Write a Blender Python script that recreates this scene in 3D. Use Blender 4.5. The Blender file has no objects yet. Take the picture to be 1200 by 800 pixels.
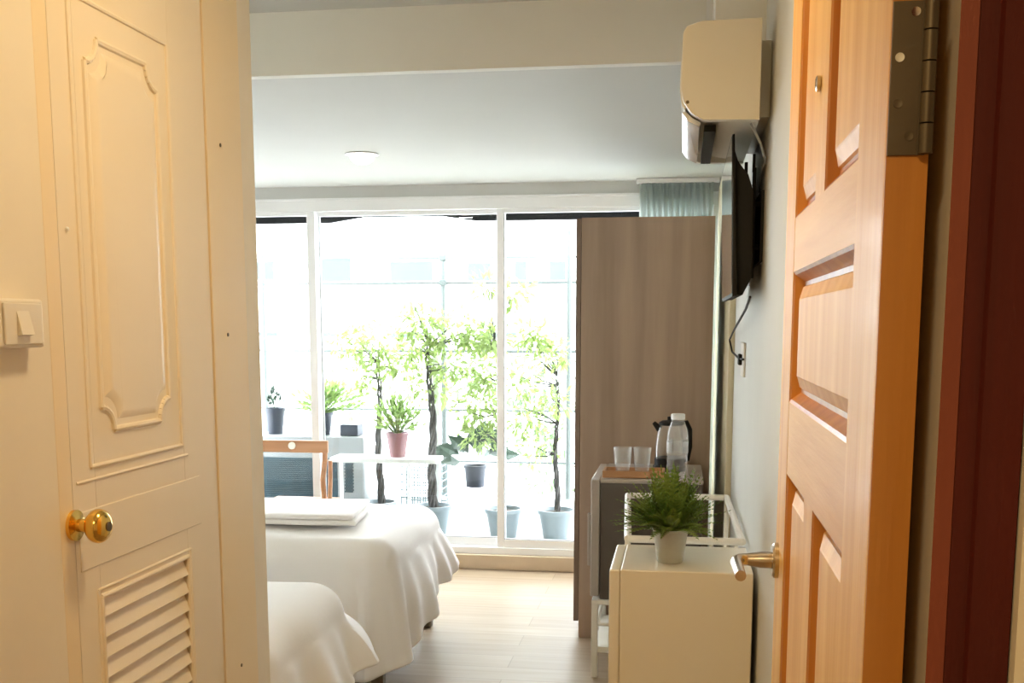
import bpy, bmesh, math, random
from mathutils import Vector, Matrix, noise
random.seed(7)
SC = bpy.context.scene
COL = SC.collection

# ------------------------------------------------------------------ camera
F_PX, CX, H, YH, XV = 1300.0, 600.0, 1.4, 380.0, 800.0
TT = 9520.0
tp = (TT - math.sqrt(TT * TT - 4 * F_PX * F_PX)) / (2 * F_PX)
PITCH = math.atan(tp)
CY = YH + F_PX * tp
YAW = math.atan((XV - CX) * math.cos(PITCH) / F_PX)
FW = Vector((-math.sin(YAW) * math.cos(PITCH), math.cos(YAW) * math.cos(PITCH), -math.sin(PITCH)))
RT = Vector((math.cos(YAW), math.sin(YAW), 0))
UP = RT.cross(FW)
CAM = Vector((0, 0, H))
cd = bpy.data.cameras.new('camera')
cam = bpy.data.objects.new('camera', cd)
COL.objects.link(cam)
m = Matrix.Identity(4)
for i in range(3):
    m[i][0] = RT[i]; m[i][1] = UP[i]; m[i][2] = -FW[i]; m[i][3] = CAM[i]
cam.matrix_world = m
cd.sensor_width = 36
cd.lens = 36 * F_PX / 1200
cd.shift_y = (CY - 400) / 1200
cd.clip_start = 0.02
SC.camera = cam

def at(x, y, X=None, Y=None, Z=None):
    """a measured point of the photograph, put on a known plane of the room"""
    r = FW + RT * ((x - CX) / F_PX) - UP * ((y - CY) / F_PX)
    k = X / r.x if X is not None else (Y / r.y if Y is not None else (Z - H) / r.z)
    return CAM + r * k

# ------------------------------------------------------------------ light
SC.view_settings.view_transform = 'Standard'
SC.view_settings.look = 'None'
SC.view_settings.exposure = 0.27
SC.view_settings.gamma = 1
SC.view_settings.use_curve_mapping = False
SC.cycles.diffuse_bounces = 8
SC.cycles.max_bounces = 14
SC.cycles.transparent_max_bounces = 24
W = bpy.data.worlds.new('overcast'); SC.world = W
W.use_nodes = True
W.node_tree.nodes['Background'].inputs[0].default_value = (0.93, 0.955, 1.0, 1)
W.node_tree.nodes['Background'].inputs[1].default_value = 14.0

def area(name, loc, rot, size, energy, col, sy=None):
    l = bpy.data.lights.new(name, 'AREA')
    l.energy = energy; l.color = col; l.size = size
    if sy: l.shape = 'RECTANGLE'; l.size_y = sy
    else: l.shape = 'DISK'
    o = bpy.data.objects.new(name, l); COL.objects.link(o)
    o.location = loc; o.rotation_euler = rot
    return o
WARM = (1.0, 0.72, 0.36)
area('hall_lamp_light', (-0.35, 1.75, 2.325), (0, 0, 0), 0.22, 6.9, WARM)
area('corridor_lamp_light', (-0.35, -0.25, 2.325), (0, 0, 0), 0.25, 11, WARM)
area('downlight_light', (-1.46, 5.046, 2.11), (0, 0, 0), 0.09, 5, (1, 0.93, 0.82))

# ------------------------------------------------------------------ materials
def mat(name, col, rough=0.5, metal=0.0, spec=0.5, noise_s=None, noise_amt=0.08, bump=0.0, bump_s=40, stretch=(1, 1, 1),
        col2=None, coat=0.0, trans=0.0, detail=4, emit=None, ior=None, sub=0.0):
    mt = bpy.data.materials.new(name); mt.use_nodes = True
    nt = mt.node_tree; b = nt.nodes['Principled BSDF']
    b.inputs['Base Color'].default_value = (*col, 1)
    b.inputs['Roughness'].default_value = rough
    b.inputs['Metallic'].default_value = metal
    b.inputs['Specular IOR Level'].default_value = spec
    b.inputs['Coat Weight'].default_value = coat
    b.inputs['Coat Roughness'].default_value = 0.12
    b.inputs['Transmission Weight'].default_value = trans
    if ior: b.inputs['IOR'].default_value = ior
    if emit:
        b.inputs['Emission Color'].default_value = (*emit[0], 1); b.inputs['Emission Strength'].default_value = emit[1]
    tc = nt.nodes.new('ShaderNodeTexCoord'); mp = nt.nodes.new('ShaderNodeMapping')
    mp.inputs['Scale'].default_value = stretch
    nt.links.new(tc.outputs['Object'], mp.inputs['Vector'])
    n = nt.nodes.new('ShaderNodeTexNoise'); n.inputs['Scale'].default_value = noise_s or 8; n.inputs['Detail'].default_value = detail
    nt.links.new(mp.outputs[0], n.inputs['Vector'])
    r = nt.nodes.new('ShaderNodeValToRGB')
    c2 = col2 or tuple(max(0, c * (1 - noise_amt)) for c in col)
    r.color_ramp.elements[0].color = (*c2, 1); r.color_ramp.elements[0].position = 0.33
    r.color_ramp.elements[1].color = (*col, 1); r.color_ramp.elements[1].position = 0.67
    nt.links.new(n.outputs['Fac'], r.inputs[0]); nt.links.new(r.outputs[0], b.inputs['Base Color'])
    if bump:
        n2 = nt.nodes.new('ShaderNodeTexNoise'); n2.inputs['Scale'].default_value = bump_s; n2.inputs['Detail'].default_value = 3
        nt.links.new(mp.outputs[0], n2.inputs['Vector'])
        bp = nt.nodes.new('ShaderNodeBump'); bp.inputs['Strength'].default_value = bump; bp.inputs['Distance'].default_value = 0.01
        nt.links.new(n2.outputs['Fac'], bp.inputs['Height']); nt.links.new(bp.outputs[0], b.inputs['Normal'])
    return mt

def wood(name, a, b_, rough, grain='Z', scale=6.0, coat=0.0, spec=0.5, knots=False):
    st = {'Z': (9, 9, 0.55), 'Y': (9, 0.55, 9), 'X': (0.55, 9, 9)}[grain]
    mt = mat(name, a, rough, 0, spec, noise_s=scale, col2=b_, stretch=st, bump=0.06, bump_s=14, coat=coat, detail=6)
    return mt

M = {}
M['wall_cream'] = mat('cream_wall_paint', (0.86, 0.80, 0.68), 0.6, bump=0.02, noise_amt=0.03)
M['wall_grey'] = mat('grey_white_wall_paint', (0.70, 0.70, 0.67), 0.6, bump=0.03, bump_s=60, noise_s=3, noise_amt=0.05)
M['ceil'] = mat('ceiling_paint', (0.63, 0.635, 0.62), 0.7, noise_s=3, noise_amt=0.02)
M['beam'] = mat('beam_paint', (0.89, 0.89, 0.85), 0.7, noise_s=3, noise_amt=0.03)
M['white_door'] = mat('white_door_enamel', (0.88, 0.79, 0.64), 0.40, noise_s=2.5, noise_amt=0.03, bump=0.015, bump_s=9)
M['casing'] = mat('cream_casing_enamel', (0.90, 0.76, 0.53), 0.35, noise_s=2.5, noise_amt=0.03)
M['frame_white'] = mat('white_aluminium', (0.88, 0.89, 0.90), 0.35, noise_amt=0.02)
M['frame_edge'] = mat('grey_window_gasket', (0.35, 0.37, 0.38), 0.5)
M['sill'] = mat('beige_threshold', (0.62, 0.50, 0.36), 0.45, noise_s=6)
M['orange'] = wood('orange_pine_varnish', (0.86, 0.53, 0.13), (0.74, 0.39, 0.07), 0.5, 'Z', 3.0, coat=0.08, spec=0.4)
M['orange_h'] = wood('orange_pine_varnish_level', (0.86, 0.53, 0.13), (0.74, 0.40, 0.08), 0.5, 'Y', 3.0, coat=0.08, spec=0.4)
M['orange_edge'] = wood('deep_pine_varnish', (0.62, 0.27, 0.05), (0.50, 0.19, 0.03), 0.4, 'Z', 3.0, coat=0.2)
M['groove'] = wood('burnt_orange_moulding', (0.66, 0.27, 0.04), (0.48, 0.16, 0.02), 0.35, 'Z', 3.0, coat=0.4)
M['red'] = wood('dark_red_stained_wood', (0.10, 0.010, 0.006), (0.06, 0.006, 0.0035), 0.5, 'Z', 3.0, coat=0.0, spec=0.3)
M['red_edge'] = wood('lighter_red_wood', (0.26, 0.07, 0.04), (0.19, 0.05, 0.03), 0.65, 'Z', 3.0, spec=0.2)  # inner jamb edge, a lighter red than the jamb face
M['steel'] = mat('brushed_steel', (0.62, 0.56, 0.48), 0.25, 1.0)
M['hinge'] = mat('old_steel_hinge', (0.15, 0.12, 0.08), 0.45, 0.6, noise_s=20)
M['screw'] = mat('bright_screw', (0.9, 0.88, 0.8), 0.45, 0.2)
M['brass'] = mat('polished_brass', (0.90, 0.58, 0.14), 0.18, 1.0)
M['plastic'] = mat('white_plastic', (0.82, 0.79, 0.72), 0.35, noise_amt=0.02)
M['ac'] = mat('aged_white_plastic', (0.74, 0.70, 0.60), 0.32, noise_amt=0.03)
M['ac_gloss'] = mat('glossy_white_plastic', (0.85, 0.86, 0.85), 0.08, noise_amt=0.01, coat=1.0)
M['black'] = mat('matt_black_plastic', (0.012, 0.012, 0.012), 0.6, spec=0.25)
M['screen'] = mat('black_screen_glass', (0.01, 0.01, 0.01), 0.06, spec=0.8, coat=1.0)
M['fridge'] = mat('white_fridge_enamel', (0.82, 0.76, 0.64), 0.3, noise_s=2, noise_amt=0.02, bump=0.02, bump_s=120)
M['bar_dark'] = mat('dark_grey_fridge_side', (0.10, 0.085, 0.075), 0.5, noise_s=4, noise_amt=0.1)
M['bar_grey'] = mat('silver_grey_fridge_trim', (0.46, 0.42, 0.39), 0.4, 0.2)
M['rack'] = mat('white_coated_steel', (0.84, 0.82, 0.76), 0.35)
M['tray'] = wood('light_wood_tray', (0.58, 0.32, 0.16), (0.45, 0.23, 0.10), 0.4, 'X', 4.0)
M['wardrobe'] = wood('grey_brown_laminate', (0.52, 0.39, 0.30), (0.33, 0.24, 0.18), 0.5, 'Z', 1.0)
M['wardrobe_door'] = wood('dark_brown_laminate', (0.26, 0.19, 0.15), (0.20, 0.14, 0.11), 0.5, 'Z', 1.3)
M['chair'] = wood('reddish_brown_chair_wood', (0.50, 0.26, 0.13), (0.38, 0.18, 0.08), 0.4, 'X', 3.0)
M['linen'] = mat('white_bed_linen', (0.91, 0.90, 0.90), 0.85, noise_s=3, noise_amt=0.01, bump=0.12, bump_s=7)
M['mattress'] = mat('mattress_ticking', (0.7, 0.68, 0.62), 0.9)
M['pot_zinc'] = mat('pale_grey_tin', (0.55, 0.54, 0.47), 0.35, 0.55, noise_s=12, noise_amt=0.15)
M['soil'] = mat('dark_soil', (0.03, 0.02, 0.012), 0.95, noise_s=60, noise_amt=0.5)
M['fern'] = mat('fern_green', (0.25, 0.36, 0.05), 0.5, noise_s=9, col2=(0.07, 0.16, 0.025))
M['leaf'] = mat('garden_leaf_green', (0.17, 0.24, 0.09), 0.6, noise_s=5, col2=(0.10, 0.16, 0.06))
M['leaf_pale'] = mat('yellow_green_leaf', (0.21, 0.27, 0.10), 0.6, noise_s=5, col2=(0.13, 0.19, 0.075))
M['leaf_dark'] = mat('deep_green_leaf', (0.03, 0.065, 0.04), 0.4, noise_s=5, col2=(0.015, 0.04, 0.025))
M['creeper'] = mat('creeper_leaf', (0.09, 0.125, 0.075), 0.6, noise_s=5, col2=(0.05, 0.08, 0.05))  # darker green so the strong daylight does not bleach it out
M['bark'] = mat('grey_brown_bark', (0.085, 0.08, 0.075), 0.8, noise_s=30, noise_amt=0.5, bump=0.5)
M['pot_pink'] = mat('dusty_pink_pot', (0.24, 0.11, 0.12), 0.5)
M['pot_dark'] = mat('blue_black_pot', (0.022, 0.03, 0.05), 0.5)
M['pot_blue'] = mat('pale_blue_glazed_pot', (0.21, 0.255, 0.28), 0.3)
M['coil'] = mat('dark_teal_coil', (0.012, 0.045, 0.062), 0.45, noise_s=14, noise_amt=0.35)
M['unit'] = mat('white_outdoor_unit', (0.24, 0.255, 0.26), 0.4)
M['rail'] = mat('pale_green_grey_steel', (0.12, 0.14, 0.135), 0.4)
M['out_white'] = mat('white_outdoor_paint', (0.75, 0.76, 0.76), 0.6, noise_s=1.5, noise_amt=0.05)
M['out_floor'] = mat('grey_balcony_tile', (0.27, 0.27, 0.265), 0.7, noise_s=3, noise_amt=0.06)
M['out_glass'] = mat('pale_teal_window_glass', (0.065, 0.092, 0.092), 0.5, spec=0.2)
M['dark_awning'] = mat('black_awning', (0.003, 0.003, 0.003), 0.9, spec=0.05)
M['mesh_blue'] = mat('pale_blue_wire', (0.09, 0.135, 0.145), 0.4)
M['curtain'] = mat('grey_sheer_curtain', (0.84, 0.85, 0.82), 0.8, noise_s=6)
M['lamp'] = mat('lamp_diffuser', (1, 1, 1), 0.5, emit=((1, 0.95, 0.86), 4))
M['lamp_warm'] = mat('warm_lamp_diffuser', (1, 1, 1), 0.5, emit=((1, 0.75, 0.42), 8))

def glassy(name, tint, amount=0.5, rough=0.0, haze=0.0):
    mt = bpy.data.materials.new(name); mt.use_nodes = True
    nt = mt.node_tree; nt.nodes.clear()
    out = nt.nodes.new('ShaderNodeOutputMaterial'); mx = nt.nodes.new('ShaderNodeMixShader')
    tr = nt.nodes.new('ShaderNodeBsdfTransparent'); gl = nt.nodes.new('ShaderNodeBsdfGlossy'); lw = nt.nodes.new('ShaderNodeLayerWeight')
    lw.inputs[0].default_value = 0.35
    ml = nt.nodes.new('ShaderNodeMath'); ml.operation = 'MULTIPLY_ADD'; ml.inputs[1].default_value = amount; ml.inputs[2].default_value = 0.02
    tr.inputs[0].default_value = (*tint, 1); gl.inputs['Roughness'].default_value = rough
    nt.links.new(lw.outputs['Facing'], ml.inputs[0]); nt.links.new(ml.outputs[0], mx.inputs[0])
    nt.links.new(tr.outputs[0], mx.inputs[1]); nt.links.new(gl.outputs[0], mx.inputs[2])
    if haze:  # white scatter stands in for the window light that glassware catches
        df = nt.nodes.new('ShaderNodeBsdfTranslucent'); m2 = nt.nodes.new('ShaderNodeMixShader'); m2.inputs[0].default_value = haze
        d2 = nt.nodes.new('ShaderNodeBsdfDiffuse'); m3 = nt.nodes.new('ShaderNodeMixShader')
        nt.links.new(df.outputs[0], m3.inputs[1]); nt.links.new(d2.outputs[0], m3.inputs[2])
        nt.links.new(mx.outputs[0], m2.inputs[1]); nt.links.new(m3.outputs[0], m2.inputs[2]); nt.links.new(m2.outputs[0], out.inputs[0])
    else: nt.links.new(mx.outputs[0], out.inputs[0])
    return mt
M['pane'] = glassy('clear_window_pane', (0.96, 0.985, 0.98), 0.12)
M['glass'] = glassy('drinking_glass', (0.98, 0.98, 0.97), 0.35, 0.12, 0.10)
M['bottle'] = glassy('clear_bottle_plastic', (0.98, 0.985, 0.98), 0.35, 0.12, 0.16)

for k_, c_ in (('leaf', (0.30, 0.44, 0.13, 1)), ('leaf_pale', (0.38, 0.50, 0.16, 1)), ('creeper', (0.18, 0.27, 0.12, 1))):
    nt = M[k_].node_tree; b_ = nt.nodes['Principled BSDF']; o_ = nt.nodes['Material Output']
    t_ = nt.nodes.new('ShaderNodeBsdfTranslucent'); t_.inputs[0].default_value = c_; x_ = nt.nodes.new('ShaderNodeMixShader'); x_.inputs[0].default_value = 0.45
    nt.links.new(b_.outputs[0], x_.inputs[1]); nt.links.new(t_.outputs[0], x_.inputs[2]); nt.links.new(x_.outputs[0], o_.inputs[0])
nt = M['curtain'].node_tree; b_ = nt.nodes['Principled BSDF']; o_ = nt.nodes['Material Output']
t_ = nt.nodes.new('ShaderNodeBsdfTranslucent'); t_.inputs[0].default_value = (0.85, 0.9, 0.88, 1); x_ = nt.nodes.new('ShaderNodeMixShader'); x_.inputs[0].default_value = 0.8
nt.links.new(b_.outputs[0], x_.inputs[1]); nt.links.new(t_.outputs[0], x_.inputs[2]); nt.links.new(x_.outputs[0], o_.inputs[0])

def floor_mat():
    mt = bpy.data.materials.new('pale_laminate_planks'); mt.use_nodes = True
    nt = mt.node_tree; b = nt.nodes['Principled BSDF']
    tc = nt.nodes.new('ShaderNodeTexCoord')
    br = nt.nodes.new('ShaderNodeTexBrick')
    br.inputs['Scale'].default_value = 1.0
    br.inputs['Brick Width'].default_value = 1.2; br.inputs['Row Height'].default_value = 0.16
    br.inputs['Mortar Size'].default_value = 0.002; br.offset = 0.37
    br.inputs['Color1'].default_value = (0.35, 0.265, 0.18, 1); br.inputs['Color2'].default_value = (0.30, 0.222, 0.15, 1)
    br.inputs['Mortar'].default_value = (0.22, 0.16, 0.11, 1)
    nt.links.new(tc.outputs['Object'], br.inputs['Vector'])
    mp = nt.nodes.new('ShaderNodeMapping'); mp.inputs['Scale'].default_value = (1, 14, 1)
    n = nt.nodes.new('ShaderNodeTexNoise'); n.inputs['Scale'].default_value = 2.2; n.inputs['Detail'].default_value = 6
    nt.links.new(tc.outputs['Object'], mp.inputs[0]); nt.links.new(mp.outputs[0], n.inputs['Vector'])
    mx = nt.nodes.new('ShaderNodeMixRGB'); mx.blend_type = 'MULTIPLY'; mx.inputs[0].default_value = 0.5
    r = nt.nodes.new('ShaderNodeValToRGB'); r.color_ramp.elements[0].color = (0.72, 0.66, 0.58, 1); r.color_ramp.elements[0].position = 0.3
    r.color_ramp.elements[1].position = 0.65
    nt.links.new(n.outputs['Fac'], r.inputs[0]); nt.links.new(br.outputs['Color'], mx.inputs[1]); nt.links.new(r.outputs[0], mx.inputs[2])
    nt.links.new(mx.outputs[0], b.inputs['Base Color'])
    b.inputs['Roughness'].default_value = 0.42
    b.inputs['Specular IOR Level'].default_value = 0.22
    return mt
M['floor'] = floor_mat()

# ------------------------------------------------------------------ mesh helpers
def nb(): return bmesh.new()

def box(bm, x0, x1, y0, y1, z0, z1, bev=0.0, seg=2):
    vs = [bm.verts.new((x, y, z)) for x in (x0, x1) for y in (y0, y1) for z in (z0, z1)]
    fs = [bm.faces.new([vs[i] for i in f]) for f in ((0, 1, 3, 2), (4, 6, 7, 5), (0, 4, 5, 1), (2, 3, 7, 6), (0, 2, 6, 4), (1, 5, 7, 3))]
    if bev:
        es = {e for f in fs for e in f.edges}
        bmesh.ops.bevel(bm, geom=list(es), offset=bev, segments=seg, profile=0.5, affect='EDGES')
    return bm

def tube(bm, pts, r, seg=8, cap=True):
    pts = [Vector(p) for p in pts]
    rs = r if isinstance(r, (list, tuple)) else [r] * len(pts)
    rings = []
    d0 = (pts[1] - pts[0]).normalized()
    ref = Vector((0, 0, 1)) if abs(d0.z) < 0.9 else Vector((1, 0, 0))
    u = d0.cross(ref).normalized()
    for i, p in enumerate(pts):
        d = (pts[min(i + 1, len(pts) - 1)] - pts[max(i - 1, 0)]).normalized()
        u = (u - d * u.dot(d)).normalized(); v = d.cross(u)
        rings.append([bm.verts.new(p + (u * math.cos(a) + v * math.sin(a)) * rs[i]) for a in [2 * math.pi * k / seg for k in range(seg)]])
    for a, b in zip(rings, rings[1:]):
        for k in range(seg):
            bm.faces.new((a[k], a[(k + 1) % seg], b[(k + 1) % seg], b[k]))
    if cap:
        bm.faces.new(rings[0][::-1]); bm.faces.new(rings[-1])
    return bm

def lathe(bm, prof, c, seg=28, axis='Z', cap=True):
    c = Vector(c); rings = []
    for r, h in prof:
        ring = []
        for k in range(seg):
            a = 2 * math.pi * k / seg
            q = (r * math.cos(a), r * math.sin(a), h)
            if axis == 'X': q = (h, q[0], q[1])
            if axis == 'Y': q = (q[0], h, q[1])
            ring.append(bm.verts.new(c + Vector(q)))
        rings.append(ring)
    for a, b in zip(rings, rings[1:]):
        for k in range(seg):
            bm.faces.new((a[k], a[(k + 1) % seg], b[(k + 1) % seg], b[k]))
    if cap:
        bm.faces.new(rings[0][::-1]); bm.faces.new(rings[-1])
    return bm

def prism(bm, poly, a, b, axis='Y', bev=0.0):
    """poly: 2D outline in the other two axes (in x,y,z order) pushed from a to b"""
    def P(u, v, w):
        return {'X': (w, u, v), 'Y': (u, w, v), 'Z': (u, v, w)}[axis]
    A = [bm.verts.new(P(u, v, a)) for u, v in poly]; B = [bm.verts.new(P(u, v, b)) for u, v in poly]
    n = len(poly)
    fs = [bm.faces.new(A), bm.faces.new(B[::-1])] + [bm.faces.new((A[i], B[i], B[(i + 1) % n], A[(i + 1) % n])) for i in range(n)]
    if bev:
        es = {e for f in fs[:2] for e in f.edges}
        bmesh.ops.bevel(bm, geom=list(es), offset=bev, segments=2, profile=0.5, affect='EDGES')
    return bm

def world_of(o):
    v = Vector((0, 0, 0))
    while o is not None:
        v += o.location; o = o.parent
    return v

def obj(name, bm, mt, parent=None, smooth=True, origin=None):
    bmesh.ops.recalc_face_normals(bm, faces=bm.faces)
    if parent is not None:
        org = world_of(parent)
    elif origin is not None:
        org = Vector(origin)
    else:
        xs = [v.co for v in bm.verts]
        org = Vector(((min(v.x for v in xs) + max(v.x for v in xs)) / 2, (min(v.y for v in xs) + max(v.y for v in xs)) / 2, min(v.z for v in xs)))
    bmesh.ops.translate(bm, verts=bm.verts, vec=-org)
    if smooth:
        for f in bm.faces: f.smooth = True
        for e in bm.edges:
            if len(e.link_faces) == 2 and e.calc_face_angle(0) > 0.6: e.smooth = False
    me = bpy.data.meshes.new(name); bm.to_mesh(me); bm.free()
    me.materials.append(mt if not isinstance(mt, str) else M[mt])
    o = bpy.data.objects.new(name, me); COL.objects.link(o)
    if parent is not None: o.parent = parent
    else: o.location = org
    if smooth and name not in ('duvet', 'layer'):
        wn_ = o.modifiers.new('weighted', 'WEIGHTED_NORMAL'); wn_.keep_sharp = True
    return o

def thing(name, label, cat, loc=(0, 0, 0), group=None):
    o = bpy.data.objects.new(name, None); COL.objects.link(o); o.location = loc
    o.empty_display_size = 0.1
    o['label'] = label; o['category'] = cat
    if group: o['group'] = group
    return o

def tag(o, label, cat, group=None, kind=None):
    o['label'] = label; o['category'] = cat
    if group: o['group'] = group
    if kind: o['kind'] = kind
    return o

def st(o, label=None, cat=None):
    o['kind'] = 'structure'
    if label: o['label'] = label
    if cat: o['category'] = cat
    return o

def sthing(name, label, cat, loc=(0, 0, 0)):
    return st(thing(name, label, cat, loc))

def sbox(name, mt, *a, label=None, cat=None, bev=0.0):
    return st(obj(name, box(nb(), *a, bev=bev), mt), label, cat)

# ------------------------------------------------------------------ room shell
WX = 0.20        # right wall
WY = 6.243       # window plane
CZ, CZ2 = 2.17, 2.36
sbox('floor', 'floor', -3.2, 0.32, -1.4, 6.30, -0.1, 0.0, label='pale laminate floor with long planks running across the room', cat='floor')
sbox('wall_right', 'wall_grey', WX, WX + 0.12, 0.872, 6.34, 0, 2.40, label='grey white wall carrying the air conditioner and television', cat='wall')
sbox('wall_left', 'wall_grey', -3.2, -3.1, 2.56, 6.34, 0, 2.40, label='far side wall of the bedroom beyond the beds', cat='wall')
sbox('wall_hall', 'wall_cream', -1.1, -1.0, 0.87, 1.66, 0, 2.40, label='cream hall wall with the light switch on it', cat='wall')
sbox('wall_hall_top', 'wall_cream', -1.1, -1.0, 1.66, 2.56, 2.20, 2.40)
sbox('wall_hall_corner', 'wall_cream', -1.1, -1.0, 2.30, 2.56, 0, 2.20, bev=0.006, label='narrow cream end of the hall wall beside the white door', cat='wall')
sbox('wall_front', 'wall_cream', -3.2, -1.1, 2.46, 2.56, 0, 2.40)
bm = nb()
box(bm, -3.2, -0.80, 0.80, 0.872, 0, 2.40); box(bm, 0.236, 1.2, 0.80, 0.872, 0, 2.40); box(bm, -0.80, 0.236, 0.80, 0.872, 2.07, 2.40)
st(obj('wall_entry', bm, 'wall_cream'), 'cream wall outside the entry beside the red door jamb', 'wall')
sbox('wall_bathroom', 'wall_cream', -3.3, -3.2, 0.80, 2.56, 0, 2.40)
sbox('wall_corridor_back', 'wall_cream', -1.7, 1.2, -1.4, -1.3, 0, 2.40)
sbox('wall_corridor_left', 'wall_cream', -1.8, -1.7, -1.4, 0.872, 0, 2.40)
sbox('wall_corridor_right', 'wall_cream', 1.2, 1.3, -1.4, 0.872, 0, 2.40)
sbox('floor_corridor', 'floor', 0.32, 1.3, -1.4, 0.872, -0.1, 0.0)
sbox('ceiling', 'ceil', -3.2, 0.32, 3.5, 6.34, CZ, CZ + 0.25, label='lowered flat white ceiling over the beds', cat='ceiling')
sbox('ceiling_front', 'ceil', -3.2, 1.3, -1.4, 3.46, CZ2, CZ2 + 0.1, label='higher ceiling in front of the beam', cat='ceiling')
sbox('trim_1', 'beam', -3.2, 0.2, 3.46, 3.5, CZ, CZ2 + 0.1, label='cream beam face where the ceiling drops', cat='beam')
sbox('trim_2', 'frame_white', 0.05, 0.068, 3.40, 3.455, 2.10, CZ2, label='white corner strip above the air conditioner', cat='trim')
sbox('trim_3', 'beam', 0.068, 0.2, 3.1, 3.455, 2.135, CZ2, label='boxed pipe casing above the air conditioner', cat='trim')
sbox('trim_4', 'sill', 0.176, 0.2, 4.37, 6.18, 0, 2.12, bev=0.003, label='cream board along the wall behind the television', cat='trim')
M['cream_board'] = mat('cream_board', (0.72, 0.64, 0.45), 0.5)
bpy.data.objects['trim_4'].data.materials[0] = M['cream_board']
sbox('baseboard_right', 'wall_cream', 0.188, 0.2, 1.78, 4.36, 0, 0.08)

# entry door jamb, dark red
j = sthing('door_3', 'dark red wooden door jamb at the entry', 'door frame', (0.2, 0.85, 0))
bm = nb(); prism(bm, [(0.1925, 0.815), (0.2355, 0.815), (0.2355, 0.88), (0.208, 0.88), (0.208, 0.833)], 0, 2.07, 'Z'); obj('jamb', bm, 'red', j)
bm = nb(); prism(bm, [(0.181, 0.821), (0.192, 0.8155), (0.205, 0.83), (0.188, 0.829)], 0, 2.07, 'Z', bev=0.001)
e = obj('jamb_edge', bm, 'red_edge', j); e['label'] = 'lighter red inner edge'
bm = nb(); prism(bm, [(0.205, 0.8155), (0.2075, 0.811), (0.2345, 0.811), (0.2345, 0.8155)], 0, 2.07, 'Z'); obj('stop_bead', bm, 'red', j)
bm = nb(); box(bm, -0.80, -0.745, 0.815, 0.88, 0, 2.07); box(bm, -0.745, 0.181, 0.815, 0.88, 2.02, 2.07); obj('frame', bm, 'red', j)

# ------------------------------------------------------------------ window wall
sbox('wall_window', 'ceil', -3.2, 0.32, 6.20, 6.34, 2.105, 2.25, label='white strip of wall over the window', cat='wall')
sbox('trim_5', 'sill', -3.1, 0.2, 6.17, 6.36, 0, 0.085, bev=0.006, label='beige raised threshold under the window', cat='window sill')
wn = sthing('window_1', 'wide white framed sliding window onto the planted balcony', 'window', (-1.4, 6.25, 0.085))
bm = nb()
box(bm, -3.1, 0.19, 6.20, 6.31, 2.035, 2.105, 0.004)      # head
box(bm, -3.1, 0.19, 6.185, 6.20, 2.092, 2.105, 0.002)
box(bm, -3.1, 0.19, 6.20, 6.31, 0.085, 0.125, 0.004)
box(bm, 0.150, 0.19, 6.20, 6.31, 0.085, 2.035, 0.004)
box(bm, -3.1, -3.05, 6.20, 6.31, 0.085, 2.035, 0.004)
obj('window_frame', bm, 'frame_white', wn)
def sash(x0, x1, y, w=0.042, wl=None, bottom=0.045):
    b = nb(); wl = wl or w
    box(b, x0, x0 + wl, y, y + 0.03, 0.125, 2.035, 0.003); box(b, x1 - w, x1, y, y + 0.03, 0.125, 2.035, 0.003)
    box(b, x0 + wl, x1 - w, y, y + 0.03, 2.012, 2.035, 0.002); box(b, x0 + wl, x1 - w, y, y + 0.03, 0.125, 0.125 + bottom, 0.002)
    s = obj('sash', b, 'frame_white', wn)
    b = nb(); box(b, x0 + wl, x1 - w, y + 0.012, y + 0.017, 0.125 + bottom, 2.012); obj('pane', b, 'pane', s)
    b = nb(); box(b, x0 + wl, x0 + wl + 0.005, y + 0.004, y + 0.025, 0.125 + bottom, 2.012)
    box(b, x0 + wl, x1 - w, y + 0.004, y + 0.025, 0.125 + bottom, 0.13 + bottom); obj('gasket', b, 'frame_edge', s)
sash(-3.05, -2.085, 6.215, 0.048)
sash(-2.105, -0.992, 6.255, 0.046, 0.03)
sash(-1.034, -0.02, 6.215, 0.046, 0.04)
sash(-0.03, 0.15, 6.255, 0.03)

# curtain: gathered sheer, above and behind the wardrobe
bm = nb(); n = 90
top, bot = [], []
for i in range(n + 1):
    t = i / n; x = -0.243 + 0.388 * t
    y = 6.125 + 0.022 * math.sin(t * 2 * math.pi * 13) + 0.006 * math.sin(t * 41)
    top.append(bm.verts.new((x, y, 2.145))); bot.append(bm.verts.new((x + 0.003 * math.sin(i), y + 0.005, 0.03)))
for i in range(n): bm.faces.new((top[i], top[i + 1], bot[i + 1], bot[i]))
cur = thing('curtain', 'grey sheer curtain gathered above the tall wardrobe', 'curtain', (-0.04, 6.125, 0.03))
cl = obj('cloth', bm, 'curtain', cur); mo = cl.modifiers.new('s', 'SOLIDIFY'); mo.thickness = 0.002
bm = nb(); box(bm, -0.26, 0.178, 6.10, 6.15, 2.145, 2.168, 0.003); obj('track', bm, 'frame_white', cur)

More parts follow.
